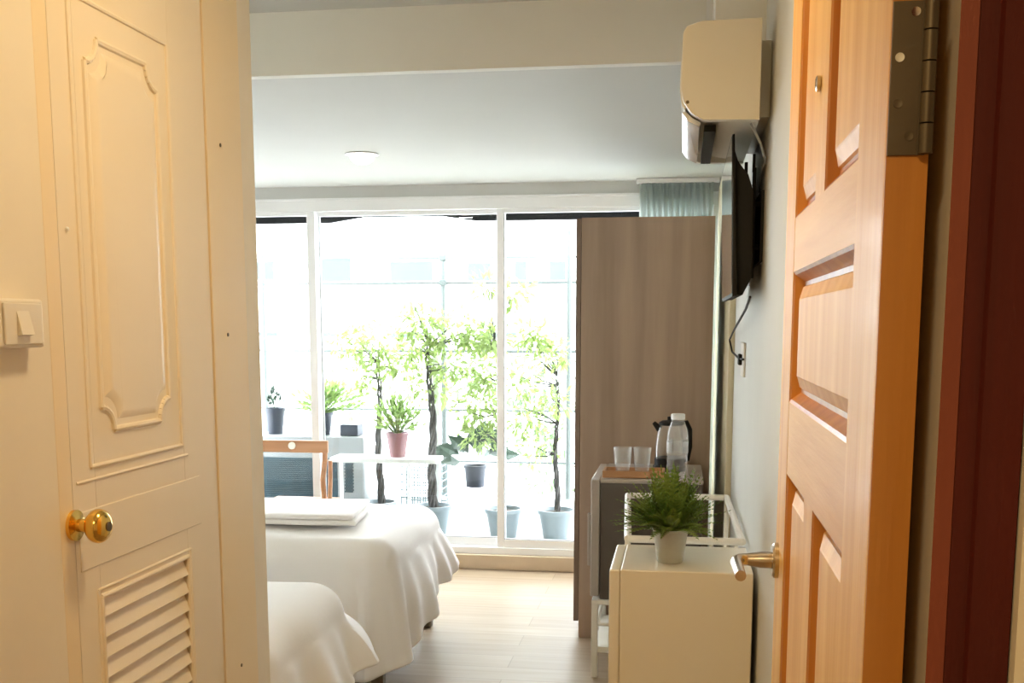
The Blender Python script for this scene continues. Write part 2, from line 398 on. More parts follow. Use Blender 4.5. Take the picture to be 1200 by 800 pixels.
# recessed downlight
dl = thing('recessed_downlight', 'small round lit downlight in the ceiling over the beds', 'ceiling light', (-1.46, 5.046, CZ))
bm = nb(); lathe(bm, [(0.062, 0), (0.075, -0.001), (0.078, -0.006), (0.062, -0.007), (0.058, -0.003), (0.058, 0.0)], (-1.46, 5.046, CZ), 32, cap=False); obj('ring', bm, 'frame_white', dl)
bm = nb(); lathe(bm, [(0.0575, -0.001), (0.057, -0.014), (0.050, -0.030), (0.034, -0.042), (0.014, -0.048), (0.001, -0.049)], (-1.46, 5.046, CZ), 32); obj('diffuser', bm, 'lamp', dl)
for nm, xy, lb in (('hall', (-0.35, 1.75), 'round warm ceiling lamp inside the hall'), ('corridor', (-0.35, -0.25), 'round warm ceiling lamp of the outer corridor')):
    cl_ = thing('ceiling_lamp', lb, 'ceiling light', (*xy, CZ2))
    bm = nb(); lathe(bm, [(0.14, 0), (0.14, -0.02), (0.12, -0.025), (0.12, 0)], (*xy, CZ2), 32); obj('base', bm, 'frame_white', cl_)
    bm = nb(); lathe(bm, [(0.119, -0.0255), (0.11, -0.03), (0.02, -0.031)], (*xy, CZ2), 32); obj('diffuser', bm, 'lamp_warm', cl_)

# ------------------------------------------------------------------ bathroom door (white, louvred)
X0 = -0.993
bd = sthing('door_1', 'white bathroom door with moulded panel and louvres', 'door', (X0, 2.0, 0))
DY0, DY1, DZ1 = 1.700, 2.283, 2.165
LZ1, LZ0 = 0.925, 0.20        # louvre opening
LY0, LY1 = 1.775, 2.125
bm = nb()
box(bm, X0 - 0.045, X0 - 0.008, DY0, LY0, 0.01, DZ1, 0.002); box(bm, X0 - 0.045, X0 - 0.008, LY1, DY1, 0.01, DZ1, 0.002)
box(bm, X0 - 0.045, X0 - 0.0085, LY0, LY1, LZ1, DZ1); box(bm, X0 - 0.045, X0 - 0.0085, LY0, LY1, 0.01, LZ0)
obj('leaf', bm, 'white_door', bd)
bm = nb()
k = 0; z = LZ0 + 0.01
while z < LZ1 - 0.03:
    prism(bm, [(X0 - 0.022, z + 0.0385), (X0 - 0.026, z + 0.034), (X0 - 0.011, z), (X0 - 0.007, z + 0.003)], LY0 + 0.002, LY1 - 0.002, 'Y')
    z += 0.0375
obj('louvre', bm, 'white_door', bd)
def loop_bead(bm, pts, r, closed=True):
    """rounded moulding along points (y, z) on the hall-side face"""
    n = len(pts)
    for i in range(n if closed else n - 1):
        a, b = pts[i], pts[(i + 1) % n]
        tube(bm, [(X0 - 0.0085, a[0], a[1]), (X0 - 0.0085, b[0], b[1])], r, 8)
bm = nb()
loop_bead(bm, [(LY0, LZ0), (LY1, LZ0), (LY1, LZ1), (LY0, LZ1)], 0.005)
loop_bead(bm, [(LY0 - 0.012, LZ0 - 0.012), (LY1 + 0.012, LZ0 - 0.012), (LY1 + 0.012, LZ1 + 0.014), (LY0 - 0.012, LZ1 + 0.014)], 0.003)
obj('louvre_frame', bm, 'white_door', bd)
# moulded upper panel, corners scooped
PY0, PY1, PZ0, PZ1 = 1.770, 2.105, 1.165, 1.925
def scooped(y0, y1, z0, z1, r, n=7):
    pts = []
    for cy_, cz_, a0 in ((y0, z0, 90), (y1, z0, 180), (y1, z1, 270), (y0, z1, 0)):
        seq = []
        for i in range(n):
            a = math.radians(a0 - 90 * i / (n - 1))
            seq.append((cy_ + r * math.cos(a), cz_ + r * math.sin(a)))
        pts += seq if True else []
    return pts
bm = nb()
loop_bead(bm, [(PY0 - 0.01, PZ0 - 0.008), (PY1 + 0.01, PZ0 - 0.008), (PY1 + 0.01, PZ1 + 0.012), (PY0 - 0.01, PZ1 + 0.012)], 0.0045)
obj('panel_frame', bm, 'white_door', bd)
sc = scooped(PY0 + 0.035, PY1 - 0.04, PZ0 + 0.05, PZ1 - 0.045, 0.042)
bm = nb()
loop_bead(bm, sc, 0.006)
obj('panel_moulding', bm, 'white_door', bd)
inn = scooped(PY0 + 0.062, PY1 - 0.066, PZ0 + 0.082, PZ1 - 0.076, 0.040)
bm = nb()
A = [bm.verts.new((X0 - 0.0085, a, b)) for a, b in scooped(PY0 + 0.05, PY1 - 0.054, PZ0 + 0.067, PZ1 - 0.062, 0.042)]
B = [bm.verts.new((X0 - 0.0015, a, b)) for a, b in inn]
for i in range(len(A)): bm.faces.new((A[i], A[(i + 1) % len(A)], B[(i + 1) % len(B)], B[i]))
bm.faces.new(B); bmesh.ops.triangulate(bm, faces=[f for f in bm.faces if len(f.verts) > 4])
obj('panel', bm, 'white_door', bd)
bm = nb()   # lock rail steps
tube(bm, [(X0 - 0.0085, 1.712, 1.135), (X0 - 0.0085, 2.14, 1.135)], 0.003, 8)
tube(bm, [(X0 - 0.0095, 1.712, 0.985), (X0 - 0.0095, 2.19, 0.985)], 0.0035, 8)
box(bm, X0 - 0.009, X0 - 0.0060, 1.712, 2.19, 0.985, 1.085, 0.0015)
obj('lock_rail', bm, 'white_door', bd)
kc = at(110, 616, X=X0 + 0.03)
kn = nb(); lathe(kn, [(0.026, -0.036), (0.026, -0.030), (0.011, -0.027), (0.011, -0.012), (0.016, -0.009), (0.021, -0.006), (0.0252, -0.002), (0.0278, 0.003), (0.0288, 0.008), (0.0282, 0.013), (0.0258, 0.018), (0.0215, 0.0222), (0.016, 0.025), (0.010, 0.0263), (0.002, 0.0265)], kc, 32, 'X')
ko = obj('door_knob', kn, 'brass', bd); ko['label'] = 'round brass knob'
kb = nb(); lathe(kb, [(0.008, 0.0262), (0.008, 0.0285), (0.004, 0.0285)], kc, 16, 'X'); obj('keyhole', kb, 'hinge', ko)
# casing around it
cs = sthing('door_2', 'cream door casing around the white louvred door', 'door frame', (X0, 2.0, 0))
bm = nb()
box(bm, X0 - 0.045, -0.999, DY1 + 0.006, 2.478, 0, DZ1 + 0.01, 0.003)
box(bm, X0 - 0.045, -0.999, 1.655, DY0 - 0.003, 0, DZ1 + 0.01, 0.003)
box(bm, X0 - 0.045, -0.999, 1.655, 2.478, DZ1 + 0.011, 2.20, 0.003)
obj('casing', bm, 'casing', cs)
for p in (at(267, 392, X=-0.999), at(283, 779, X=-0.999), at(258, 170, X=-0.999)):
    bm = nb(); lathe(bm, [(0.0042, 0), (0.0042, 0.0012), (0.002, 0.0016)], p, 12, 'X'); obj('screw', bm, 'hinge', cs)

# light switch
X0 = -1.0
sw = thing('light_switch', 'cream light switch box on the cream hall wall', 'light switch', (X0, 1.55, 1.39))
bm = nb(); box(bm, X0, X0 + 0.028, 1.478, 1.597, 1.365, 1.438, 0.005, 3); obj('box', bm, 'plastic', sw)
bm = nb(); box(bm, X0 + 0.027, X0 + 0.032, 1.49, 1.588, 1.37, 1.432, 0.003); obj('plate', bm, 'plastic', sw)
bm = nb(); prism(bm, [(X0 + 0.030, 1.383), (X0 + 0.040, 1.385), (X0 + 0.032, 1.42), (X0 + 0.030, 1.42)], 1.52, 1.552, 'Y', bev=0.001); obj('rocker', bm, 'plastic', sw)
bm = nb(); lathe(bm, [(0.004, 0), (0.003, 0.003), (0.001, 0.004)], at(78, 268, X=X0), 12, 'X'); tag(obj('wall_hook', bm, 'frame_white'), 'tiny white knob stuck on the cream wall above the switch', 'hook')

# ------------------------------------------------------------------ entry door (orange pine)
DX, TH = 0.150, 0.032
ed = sthing('door_4', 'varnished orange pine entry door standing open', 'door', (DX + TH / 2, 0.92, 0))
EY0, EY1 = 0.905, 1.735
bm = nb(); box(bm, DX, DX + TH, EY0 + 0.001, 1.045, 0.012, 2.0, 0.002); obj('stile', bm, 'orange', ed)
bm = nb(); box(bm, DX, DX + TH, 1.605, EY1, 0.012, 2.0, 0.002); obj('stile', bm, 'orange', ed)
for z0, z1 in ((1.89, 2.0), (1.472, 1.545), (1.19, 1.292), (0.66, 0.78), (0.012, 0.22)):
    bm = nb(); box(bm, DX + 0.0008, DX + TH - 0.001, 1.045, 1.605, z0, z1); obj('rail', bm, 'orange_h', ed)
for z0, z1 in ((1.545, 1.89), (0.78, 1.19), (0.22, 0.66)):
    bm = nb(); box(bm, DX + 0.0008, DX + TH - 0.001, 1.288, 1.375, z0, z1); obj('mullion', bm, 'orange', ed)
bm = nb(); box(bm, DX + 0.0006, DX + TH - 0.0005, EY0 - 0.0004, EY0 + 0.0015, 0.012, 2.0); x = obj('edge_strip', bm, 'orange_edge', ed); x['label'] = 'deep orange door edge'  # edge in a deeper orange than the door faces
def panel(y0, y1, z0, z1):
    # sunk sloping moulding then a raised field
    def ring(b, d, x): return [b.verts.new((x, y, z)) for y, z in ((y0 + d, z0 + d), (y1 - d, z0 + d), (y1 - d, z1 - d), (y0 + d, z1 - d))]
    def strip(b, R, S):
        for i in range(4): b.faces.new((R[i], R[(i + 1) % 4], S[(i + 1) % 4], S[i]))
    b = nb()
    r0, r1, r2, r3 = ring(b, 0, DX + 0.001), ring(b, 0.004, DX + 0.003), ring(b, 0.014, DX + 0.015), ring(b, 0.020, DX + 0.015)
    strip(b, r0, r1); strip(b, r1, r2); strip(b, r2, r3); b.faces.new(ring(b, -0.001, DX + TH - 0.003)[::-1])
    mo_ = obj('moulding', b, 'groove', ed, smooth=False); mo_['label'] = 'darker burnt orange moulding'
    b = nb()
    q0, q1, q2, q3 = ring(b, 0.020, DX + 0.015), ring(b, 0.022, DX + 0.012), ring(b, 0.036, DX + 0.007), ring(b, 0.038, DX + 0.006)
    strip(b, q0, q1); strip(b, q1, q2); strip(b, q2, q3); b.faces.new(q3)
    obj('panel', b, 'orange', ed, smooth=False)
for y0, y1, z0, z1 in ((1.375, 1.605, 1.545, 1.89), (1.045, 1.288, 1.545, 1.89), (1.045, 1.605, 1.292, 1.472), (1.375, 1.605, 0.78, 1.19), (1.045, 1.288, 0.78, 1.19), (1.375, 1.605, 0.22, 0.66), (1.045, 1.288, 0.22, 0.66)):
    panel(y0, y1, z0, z1)
# lever handle
lc = Vector((DX, 1.69, 1.046))
lv = nb(); lathe(lv, [(0.027, 0), (0.027, -0.006), (0.024, -0.009), (0.011, -0.009)], lc, 32, 'X')
lr = obj('rose', lv, 'steel', ed); lr['label'] = 'round steel rose'
lv = nb(); tube(lv, [lc + Vector(p) for p in ((-0.008, 0, 0), (-0.026, 0, 0), (-0.045, 0, 0), (-0.056, -0.004, 0), (-0.062, -0.014, 0), (-0.063, -0.03, 0), (-0.062, -0.07, 0), (-0.061, -0.115, 0.0))], [0.013, 0.0125, 0.0095, 0.0095, 0.0093, 0.009, 0.0085, 0.008], 16)
ll = obj('lever', lv, 'steel', ed); ll['label'] = 'brushed steel lever'
lv = nb(); pc = at(961, 98, X=DX); lathe(lv, [(0.009, 0), (0.009, -0.004), (0.006, -0.005), (0.005, -0.003)], pc, 20, 'X'); pk = obj('peephole', lv, 'steel', ed); pk['label'] = 'small brass ringed peephole'
# hinge
for zc in (1.583, 1.02, 0.26):
    b = nb(); box(b, 0.1508, 0.1725, EY0 - 0.0025, EY0 - 0.0004, zc - 0.056, zc + 0.056, 0.0006)
    hg = obj('hinge', b, 'hinge', ed); hg['label'] = 'dark steel butt hinge'
    b = nb()
    for i in range(5):
        z0 = zc - 0.056 + i * 0.0224
        lathe(b, [(0.0052, 0.0006), (0.0052, 0.0218)], (0.1778, EY0 - 0.006, z0), 16)
    box(b, 0.1722, 0.178, EY0 - 0.003, EY0 - 0.0012, zc - 0.056, zc + 0.056)
    obj('knuckle', b, 'hinge', hg)
    for sx, dz in ((0.1672, 0.048), (0.1570, 0.0155), (0.1570, -0.018), (0.1660, -0.042)):
        b = nb(); lathe(b, [(0.0034, 0), (0.0034, -0.0006), (0.0012, -0.0002)], (sx, EY0 - 0.0025, zc + dz), 18, 'Y')
        s_ = obj('screw', b, 'screw' if dz == 0.0155 else ('steel' if dz == 0.048 else 'hinge'), hg)  # one screw is near-white, its gleam put into the colour

# ------------------------------------------------------------------ air conditioner
ac = thing('air_conditioner', 'white wall air conditioner high on the right wall', 'air conditioner', (0.09, 3.1, 1.87))
A0, A1 = 2.74, 3.475
prof = [(0.168, 2.102), (0.030, 2.100), (-0.004, 2.090), (-0.013, 2.075), (-0.014, 1.945), (-0.008, 1.918), (0.010, 1.893), (0.038, 1.877), (0.168, 1.874)]
bm = nb(); prism(bm, prof, A0, A0 + 0.03, 'Y', bev=0.002); obj('end_cap', bm, 'ac', ac)
bm = nb(); prism(bm, [(0.168, 2.10), (0.03, 2.098), (0.0, 2.088), (-0.009, 2.073), (-0.009, 1.947), (0.0, 1.925), (0.02, 1.905), (0.168, 1.876)], A0 + 0.03, A1 - 0.03, 'Y'); obj('body', bm, 'ac', ac)
bm = nb(); prism(bm, prof, A1 - 0.03, A1, 'Y', bev=0.002); obj('end_cap', bm, 'ac', ac)
bm = nb(); prism(bm, [(-0.0095, 2.07), (-0.016, 2.066), (-0.018, 1.95), (-0.012, 1.915), (-0.004, 1.905), (-0.002, 1.925), (-0.0095, 1.948)], A0 + 0.032, A1 - 0.032, 'Y'); x = obj('front_panel', bm, 'ac_gloss', ac)
bm = nb(); prism(bm, [(-0.012, 1.905), (0.004, 1.884), (0.030, 1.872), (0.033, 1.880), (0.012, 1.893), (-0.004, 1.908)], A0 + 0.06, A1 - 0.05, 'Y'); obj('louvre', bm, 'ac_gloss', ac)
bm = nb(); prism(bm, [(0.042, 1.8825), (0.070, 1.882), (0.070, 1.866), (0.042, 1.866)], A0 + 0.10, A1 - 0.08, 'Y'); x = obj('air_outlet', bm, 'black', ac); x['label'] = 'black air outlet slot'
bm = nb(); box(bm, 0.168, 0.1995, A0 + 0.12, A1 - 0.02, 1.90, 2.08, 0.002); obj('mounting_plate', bm, 'ac', ac)
bm = nb(); lathe(bm, [(0.004, 0), (0.004, -0.0015), (0.002, -0.002)], (0.0005, A0, 1.918), 12, 'Y'); obj('screw', bm, 'hinge', ac)
bm = nb(); tube(bm, [(0.15, 2.79, 1.875), (0.175, 2.80, 1.83), (0.192, 2.86, 1.80), (0.193, 3.0, 1.79), (0.194, 3.1, 1.75)], 0.003, 8); x = obj('power_cord', bm, 'frame_edge', ac); x['label'] = 'thin grey cord running down the wall'

# ------------------------------------------------------------------ television
tv = thing('television', 'flat black television on a wall bracket, seen edge on', 'television', (0.14, 3.26, 1.47))
bm = nb(); prism(bm, [(0.1125, 1.868), (0.1185, 1.870), (0.134, 1.472), (0.122, 1.470)], 2.90, 3.62, 'Y', bev=0.002); obj('bezel', bm, 'black', tv)
bm = nb(); box(bm, 0, 0.0015, 2.908, 3.612, 0, 0.382)
for v in bm.verts: v.co.x += 0.1115 + (0.382 - v.co.z) * 0.0245 ; v.co.z += 1.479
obj('screen', bm, 'screen', tv)
bm = nb(); prism(bm, [(0.1175, 1.845), (0.131, 1.80), (0.156, 1.775), (0.170, 1.73), (0.172, 1.52), (0.150, 1.475), (0.130, 1.475)], 2.93, 3.59, 'Y', bev=0.003); obj('back_cover', bm, 'black', tv)
bm = nb()
box(bm, 0.172, 0.180, 3.00, 3.03, 1.52, 1.80, 0.001); box(bm, 0.172, 0.180, 3.48, 3.51, 1.52, 1.80, 0.001)
box(bm, 0.192, 0.1995, 2.97, 3.55, 1.56, 1.74, 0.001)
for y in (3.005, 3.485):
    tube(bm, [(0.165, y + 0.01, 1.60), (0.195, y + 0.01, 1.60)], 0.007, 8); tube(bm, [(0.165, y + 0.01, 1.71), (0.195, y + 0.01, 1.71)], 0.007, 8)
    box(bm, 0.150, 0.158, y, y + 0.012, 1.765, 1.815, 0.001); box(bm, 0.170, 0.177, y, y + 0.012, 1.79, 1.835, 0.001)
obj('wall_bracket', bm, 'black', tv)
pts = [at(879, 348, X=0.16), at(874, 362, X=0.165), at(861, 385, X=0.17), at(855, 398, X=0.178), at(858, 412, X=0.186), at(866, 420, X=0.187), at(871, 421, X=0.187)]
bm = nb(); tube(bm, [tuple(p) for p in pts], 0.0035, 8)
pc = obj('power_cord', bm, 'black', tv)
so = at(872, 421, X=0.2)
bm = nb(); box(bm, 0.180, 0.192, so.y - 0.035, so.y + 0.02, so.z - 0.018, so.z + 0.018, 0.004); obj('plug', bm, 'black', pc)
tag(obj('power_socket', box(nb(), 0.192, 0.2, so.y - 0.09, so.y + 0.06, so.z - 0.055, so.z + 0.055, 0.003), 'plastic'), 'cream wall socket under the television', 'socket')

# ------------------------------------------------------------------ wardrobe
WR0 = 4.857
wr = thing('wardrobe', 'tall grey brown wooden wardrobe standing against the window', 'wardrobe', (-0.16, 5.3, 0))
bm = nb(); box(bm, -0.437, 0.128, WR0, WR0 + 0.018, 0, 1.853, 0.001); obj('side_panel', bm, 'wardrobe', wr)
bm = nb(); box(bm, -0.437, 0.128, 5.732, 5.75, 0, 1.853, 0.001); obj('side_panel', bm, 'wardrobe', wr)
bm = nb(); box(bm, -0.437, 0.128, WR0 + 0.018, 5.732, 1.835, 1.853); box(bm, 0.12, 0.128, WR0 + 0.018, 5.732, 0.0, 1.835); box(bm, -0.437, 0.12, WR0 + 0.018, 5.732, 0.08, 0.098)
box(bm, -0.42, -0.405, WR0 + 0.018, 5.732, 0, 0.08); obj('carcass', bm, 'wardrobe', wr)
for y0, y1 in ((WR0 + 0.004, 5.301), (5.306, 5.748)):
    bm = nb(); box(bm, -0.461, -0.439, y0, y1, 0.075, 1.85, 0.001); d = obj('door', bm, 'wardrobe_door', wr)
    hy = 5.25 if y0 < 5 else 5.33
    bm = nb(); tube(bm, [(-0.462, hy, 0.62), (-0.482, hy, 0.62), (-0.482, hy, 0.30), (-0.462, hy, 0.30)], 0.006, 8); obj('handle', bm, 'steel', d)

# ------------------------------------------------------------------ dark mini bar fridge on a white stand
def rod_frame(bm, x0, x1, y0, y1, z, r):
    for a, b in (((x0, y0), (x1, y0)), ((x1, y0), (x1, y1)), ((x1, y1), (x0, y1)), ((x0, y1), (x0, y0))):
        tube(bm, [(*a, z), (*b, z)], r, 8)
sd = thing('fridge_stand', 'low white metal stand under the dark grey minibar fridge', 'stand', (-0.12, 4.55, 0))
bm = nb(); box(bm, -0.335, 0.09, 4.29, 4.81, 0.298, 0.318, 0.004); box(bm, -0.335, 0.09, 4.30, 4.80, 0.10, 0.125, 0.004); obj('shelf', bm, 'rack', sd)
for x in (-0.322, 0.077):
    for y in (4.303, 4.797):
        bm = nb(); box(bm, x - 0.013, x + 0.013, y - 0.012, y + 0.012, 0, 0.30, 0.003); obj('leg', bm, 'rack', sd)
bm = nb(); rod_frame(bm, -0.318, 0.073, 4.31, 4.79, 0.215, 0.007)
for i in range(5): tube(bm, [(-0.327, 4.36 + i * 0.095, 0.12), (-0.327, 4.36 + i * 0.095, 0.3)], 0.004, 6)
obj('side_rail', bm, 'rack', sd)
tag(obj('storage_box', box(nb(), -0.25, 0.0, 4.36, 4.62, 0.1255, 0.20, 0.008), 'plastic'), 'small white box inside the low fridge stand', 'box')
mb = thing('minibar_fridge', 'dark grey minibar fridge with pale edges, beside the wardrobe', 'fridge', (-0.12, 4.55, 0.318))
bm = nb(); box(bm, -0.305, 0.09, 4.30, 4.80, 0.3185, 0.788, 0.006); obj('body', bm, 'bar_dark', mb)
bm = nb(); box(bm, -0.342, -0.307, 4.298, 4.802, 0.330, 0.800, 0.006, 3); d = obj('door', bm, 'bar_grey', mb); d['label'] = 'pale grey door seen from its edge'
bm = nb(); box(bm, -0.306, 0.092, 4.297, 4.803, 0.786, 0.802, 0.004); x = obj('top', bm, 'bar_grey', mb); x['label'] = 'pale grey top'
bm = nb(); box(bm, -0.356, -0.3425, 4.32, 4.345, 0.45, 0.66, 0.003); obj('handle', bm, 'bar_grey', d)
TT_ = 0.802
tr = thing('serving_tray', 'light wood tray with two glasses, on the dark minibar fridge', 'tray', (-0.19, 4.45, TT_))
bm = nb(); box(bm, -0.300, -0.058, 4.33, 4.465, TT_ + 0.0005, TT_ + 0.010, 0.003); obj('board', bm, 'tray', tr)
bm = nb()
for a in ((-0.300, -0.058, 4.33, 4.34), (-0.300, -0.058, 4.455, 4.465), (-0.300, -0.290, 4.34, 4.455), (-0.068, -0.058, 4.34, 4.455)): box(bm, *a, TT_ + 0.009, TT_ + 0.028, 0.002)
obj('rim', bm, 'tray', tr)
TZ = TT_ + 0.0105
for gx, gy, lb in ((-0.225, 4.40, 'clear glass tumbler on the tray, on its window side'), (-0.148, 4.40, 'clear glass tumbler on the tray, nearer the kettle')):
    bm = nb(); lathe(bm, [(0.001, 0.0), (0.026, 0.0), (0.031, 0.035), (0.037, 0.105), (0.0345, 0.105), (0.029, 0.035), (0.024, 0.010), (0.001, 0.010)], (gx, gy, TZ), 24)
    tag(obj('tumbler', bm, 'glass', origin=(gx, gy, TZ)), lb, 'glass', 'tumblers on the tray')
bt = thing('water_bottle', 'clear plastic water bottle with white cap in front of the kettle', 'bottle', (-0.010, 4.36, TT_))
bm = nb()
pr = [(0.001, 0.0005), (0.036, 0.0005), (0.042, 0.008), (0.041, 0.03), (0.042, 0.05), (0.039, 0.06), (0.042, 0.07), (0.039, 0.085), (0.042, 0.1), (0.041, 0.14), (0.042, 0.165), (0.038, 0.19), (0.027, 0.22), (0.024, 0.226), (0.024, 0.234)]
lathe(bm, pr, (-0.010, 4.36, TT_), 28, cap=False); x = obj('body', bm, 'bottle', bt)
bm = nb(); lathe(bm, [(0.026, 0.232), (0.027, 0.234), (0.027, 0.252), (0.024, 0.254), (0.001, 0.254)], (-0.010, 4.36, TT_), 24); x = obj('cap', bm, 'frame_white', bt); x['label'] = 'white cap'
bm = nb(); lathe(bm, [(0.0424, 0.103), (0.0424, 0.148)], (-0.010, 4.36, TT_), 28, cap=False)
M['label_film'] = glassy('frosted_label', (0.96, 0.96, 0.95), 0.3, 0.4, 0.25)
obj('label_band', bm, 'label_film', bt)
kx, ky = -0.042, 4.60
kt = thing('electric_kettle', 'glass and black electric kettle behind the water bottle', 'kettle', (kx, ky, TT_))
kc_ = (kx, ky, TT_)
bm = nb(); lathe(bm, [(0.001, 0.0005), (0.066, 0.0005), (0.068, 0.02), (0.062, 0.025), (0.062, 0.05), (0.058, 0.055)], kc_, 28); obj('base', bm, 'black', kt)
bm = nb(); lathe(bm, [(0.060, 0.052), (0.061, 0.09), (0.054, 0.15), (0.045, 0.19)], kc_, 28, cap=False); obj('glass_body', bm, 'glass', kt)
bm = nb(); lathe(bm, [(0.046, 0.188), (0.047, 0.198), (0.034, 0.206), (0.012, 0.208), (0.012, 0.222), (0.001, 0.224)], kc_, 28); obj('lid', bm, 'black', kt)
bm = nb(); tube(bm, [(kx + 0.040, ky, TT_ + 0.195), (kx + 0.066, ky, TT_ + 0.20), (kx + 0.080, ky, TT_ + 0.17), (kx + 0.082, ky, TT_ + 0.10), (kx + 0.072, ky, TT_ + 0.045), (kx + 0.055, ky, TT_ + 0.04)], [0.010, 0.011, 0.011, 0.010, 0.010, 0.010], 10); obj('handle', bm, 'black', kt)
bm = nb(); tube(bm, [(kx - 0.042, ky, TT_ + 0.17), (kx - 0.068, ky, TT_ + 0.198)], [0.015, 0.008], 10); obj('spout', bm, 'black', kt)

# ------------------------------------------------------------------ white wire rack behind the near fridge
rk = thing('metal_rack', 'white metal frame rack standing behind the white fridge', 'rack', (0.02, 3.6, 0))
bm = nb(); RZ = 0.782
for a, b in (((-0.145, 3.19), (0.182, 3.19)), ((0.182, 3.19), (0.170, 4.02)), ((0.170, 4.02), (-0.185, 4.02)), ((-0.185, 4.02), (-0.145, 3.19))):
    tube(bm, [(*a, RZ), (*b, RZ)], 0.011, 10)
obj('top_frame', bm, 'rack', rk)
for x, y in ((-0.145, 3.19), (0.135, 3.19), (-0.185, 4.02), (0.170, 4.02)):
    bm = nb(); tube(bm, [(x, y, 0), (x, y, RZ)], 0.009, 10); obj('leg', bm, 'rack', rk)
for z in (0.55, 0.30):
    bm = nb(); box(bm, -0.15, 0.15, 3.20, 4.0, z, z + 0.012, 0.003); obj('shelf', bm, 'rack', rk)
for x in (0.095, 0.165):
    bm = nb(); tube(bm, [(x, 3.19, RZ), (x, 3.19, 0.56)], 0.006, 8); obj('upright', bm, 'rack', rk)

# ------------------------------------------------------------------ near white fridge
fr = thing('white_fridge', 'small white fridge with rounded top, turned side on', 'fridge', (0.0, 2.93, 0))
bm = nb(); box(bm, -0.142, 0.186, 2.74, 3.07, 0.02, 0.790, 0.004, 3); obj('body', bm, 'fridge', fr)
bm = nb(); box(bm, -0.170, -0.1425, 2.740, 3.070, 0.03, 0.7895, 0.006, 3); obj('door', bm, 'fridge', fr)
for x in (-0.11, 0.15):
    for y in (2.78, 3.03):
        bm = nb(); lathe(bm, [(0.016, 0), (0.018, 0.022)], (x, y, 0), 12); obj('foot', bm, 'black', fr)

# fern in tin pot
FP = (-0.020, 2.855, 0.790)
fn = thing('potted_fern', 'green fern in a small pale tin pot on the white fridge', 'potted plant', FP)
bm = nb(); lathe(bm, [(0.001, 0.0005), (0.032, 0.0005), (0.034, 0.004), (0.0345, 0.016), (0.0355, 0.017), (0.045, 0.082), (0.047, 0.084), (0.047, 0.088), (0.043, 0.088), (0.038, 0.06), (0.001, 0.06)], FP, 32); obj('pot', bm, 'pot_zinc', fn)
bm = nb(); lathe(bm, [(0.0415, 0.074), (0.02, 0.078), (0.001, 0.08)], FP, 20); obj('soil', bm, 'soil', fn)
bm = nb()
rnd = random.Random(3)
def frond(bm, base, az, L, lift, droop, w, rnd, nseg=13):
    d = Vector((math.cos(az), math.sin(az), 0)); side = Vector((-d.y, d.x, 0))
    P = []
    for i in range(nseg + 1):
        t = i / nseg
        P.append(Vector(base) + d * (L * math.cos(lift) * (t + 0.12 * t * t)) + Vector((0, 0, L * math.sin(lift) * t - droop * t * t)))
    for i in range(1, nseg):
        t = i / nseg
        wl = w * math.sin(math.pi * min(1, t * 0.9 + 0.12)) ** 0.8
        dirv = (P[i + 1] - P[i]).normalized(); up = side.cross(dirv)
        for s in (-1, 1):
            a = P[i] - dirv * 0.003; b = P[i] + dirv * 0.0055
            tip = P[i] + side * s * wl + dirv * wl * 0.75 - up * wl * 0.25 * rnd.random()
            mid = (a + b) / 2 + side * s * wl * 0.5 + dirv * wl * 0.2 + up * 0.0015
            va, vb, vt, vm = (bm.verts.new(q) for q in (a, b, tip, mid))
            bm.faces.new((va, vm, vt)); bm.faces.new((vm, vb, vt)); bm.faces.new((va, vb, vm))
    for i in range(nseg):
        a, b = P[i], P[i + 1]; h = side * 0.0011
        bm.faces.new([bm.verts.new(q) for q in (a - h, a + h, b + h * 0.7, b - h * 0.7)])
for i in range(210):
    az = rnd.uniform(0, 2 * math.pi); tier = rnd.random()
    lift = math.radians(18 + 68 * tier + rnd.uniform(-8, 8))
    L = rnd.uniform(0.115, 0.180) * (1.0 if tier < 0.6 else 1.12)
    L *= (0.88 if az < 1.2 or az > 5.1 else 1.0)
    if math.sin(az) > 0.3 and tier < .5: L *= 0.8
    frond(bm, (FP[0] + 0.012 * math.cos(az), FP[1] + 0.012 * math.sin(az), FP[2] + 0.08), az, L, lift, rnd.uniform(0.01, 0.05) * (1.2 - tier), rnd.uniform(0.014, 0.020), rnd)
obj('foliage', bm, 'fern', fn, smooth=False)

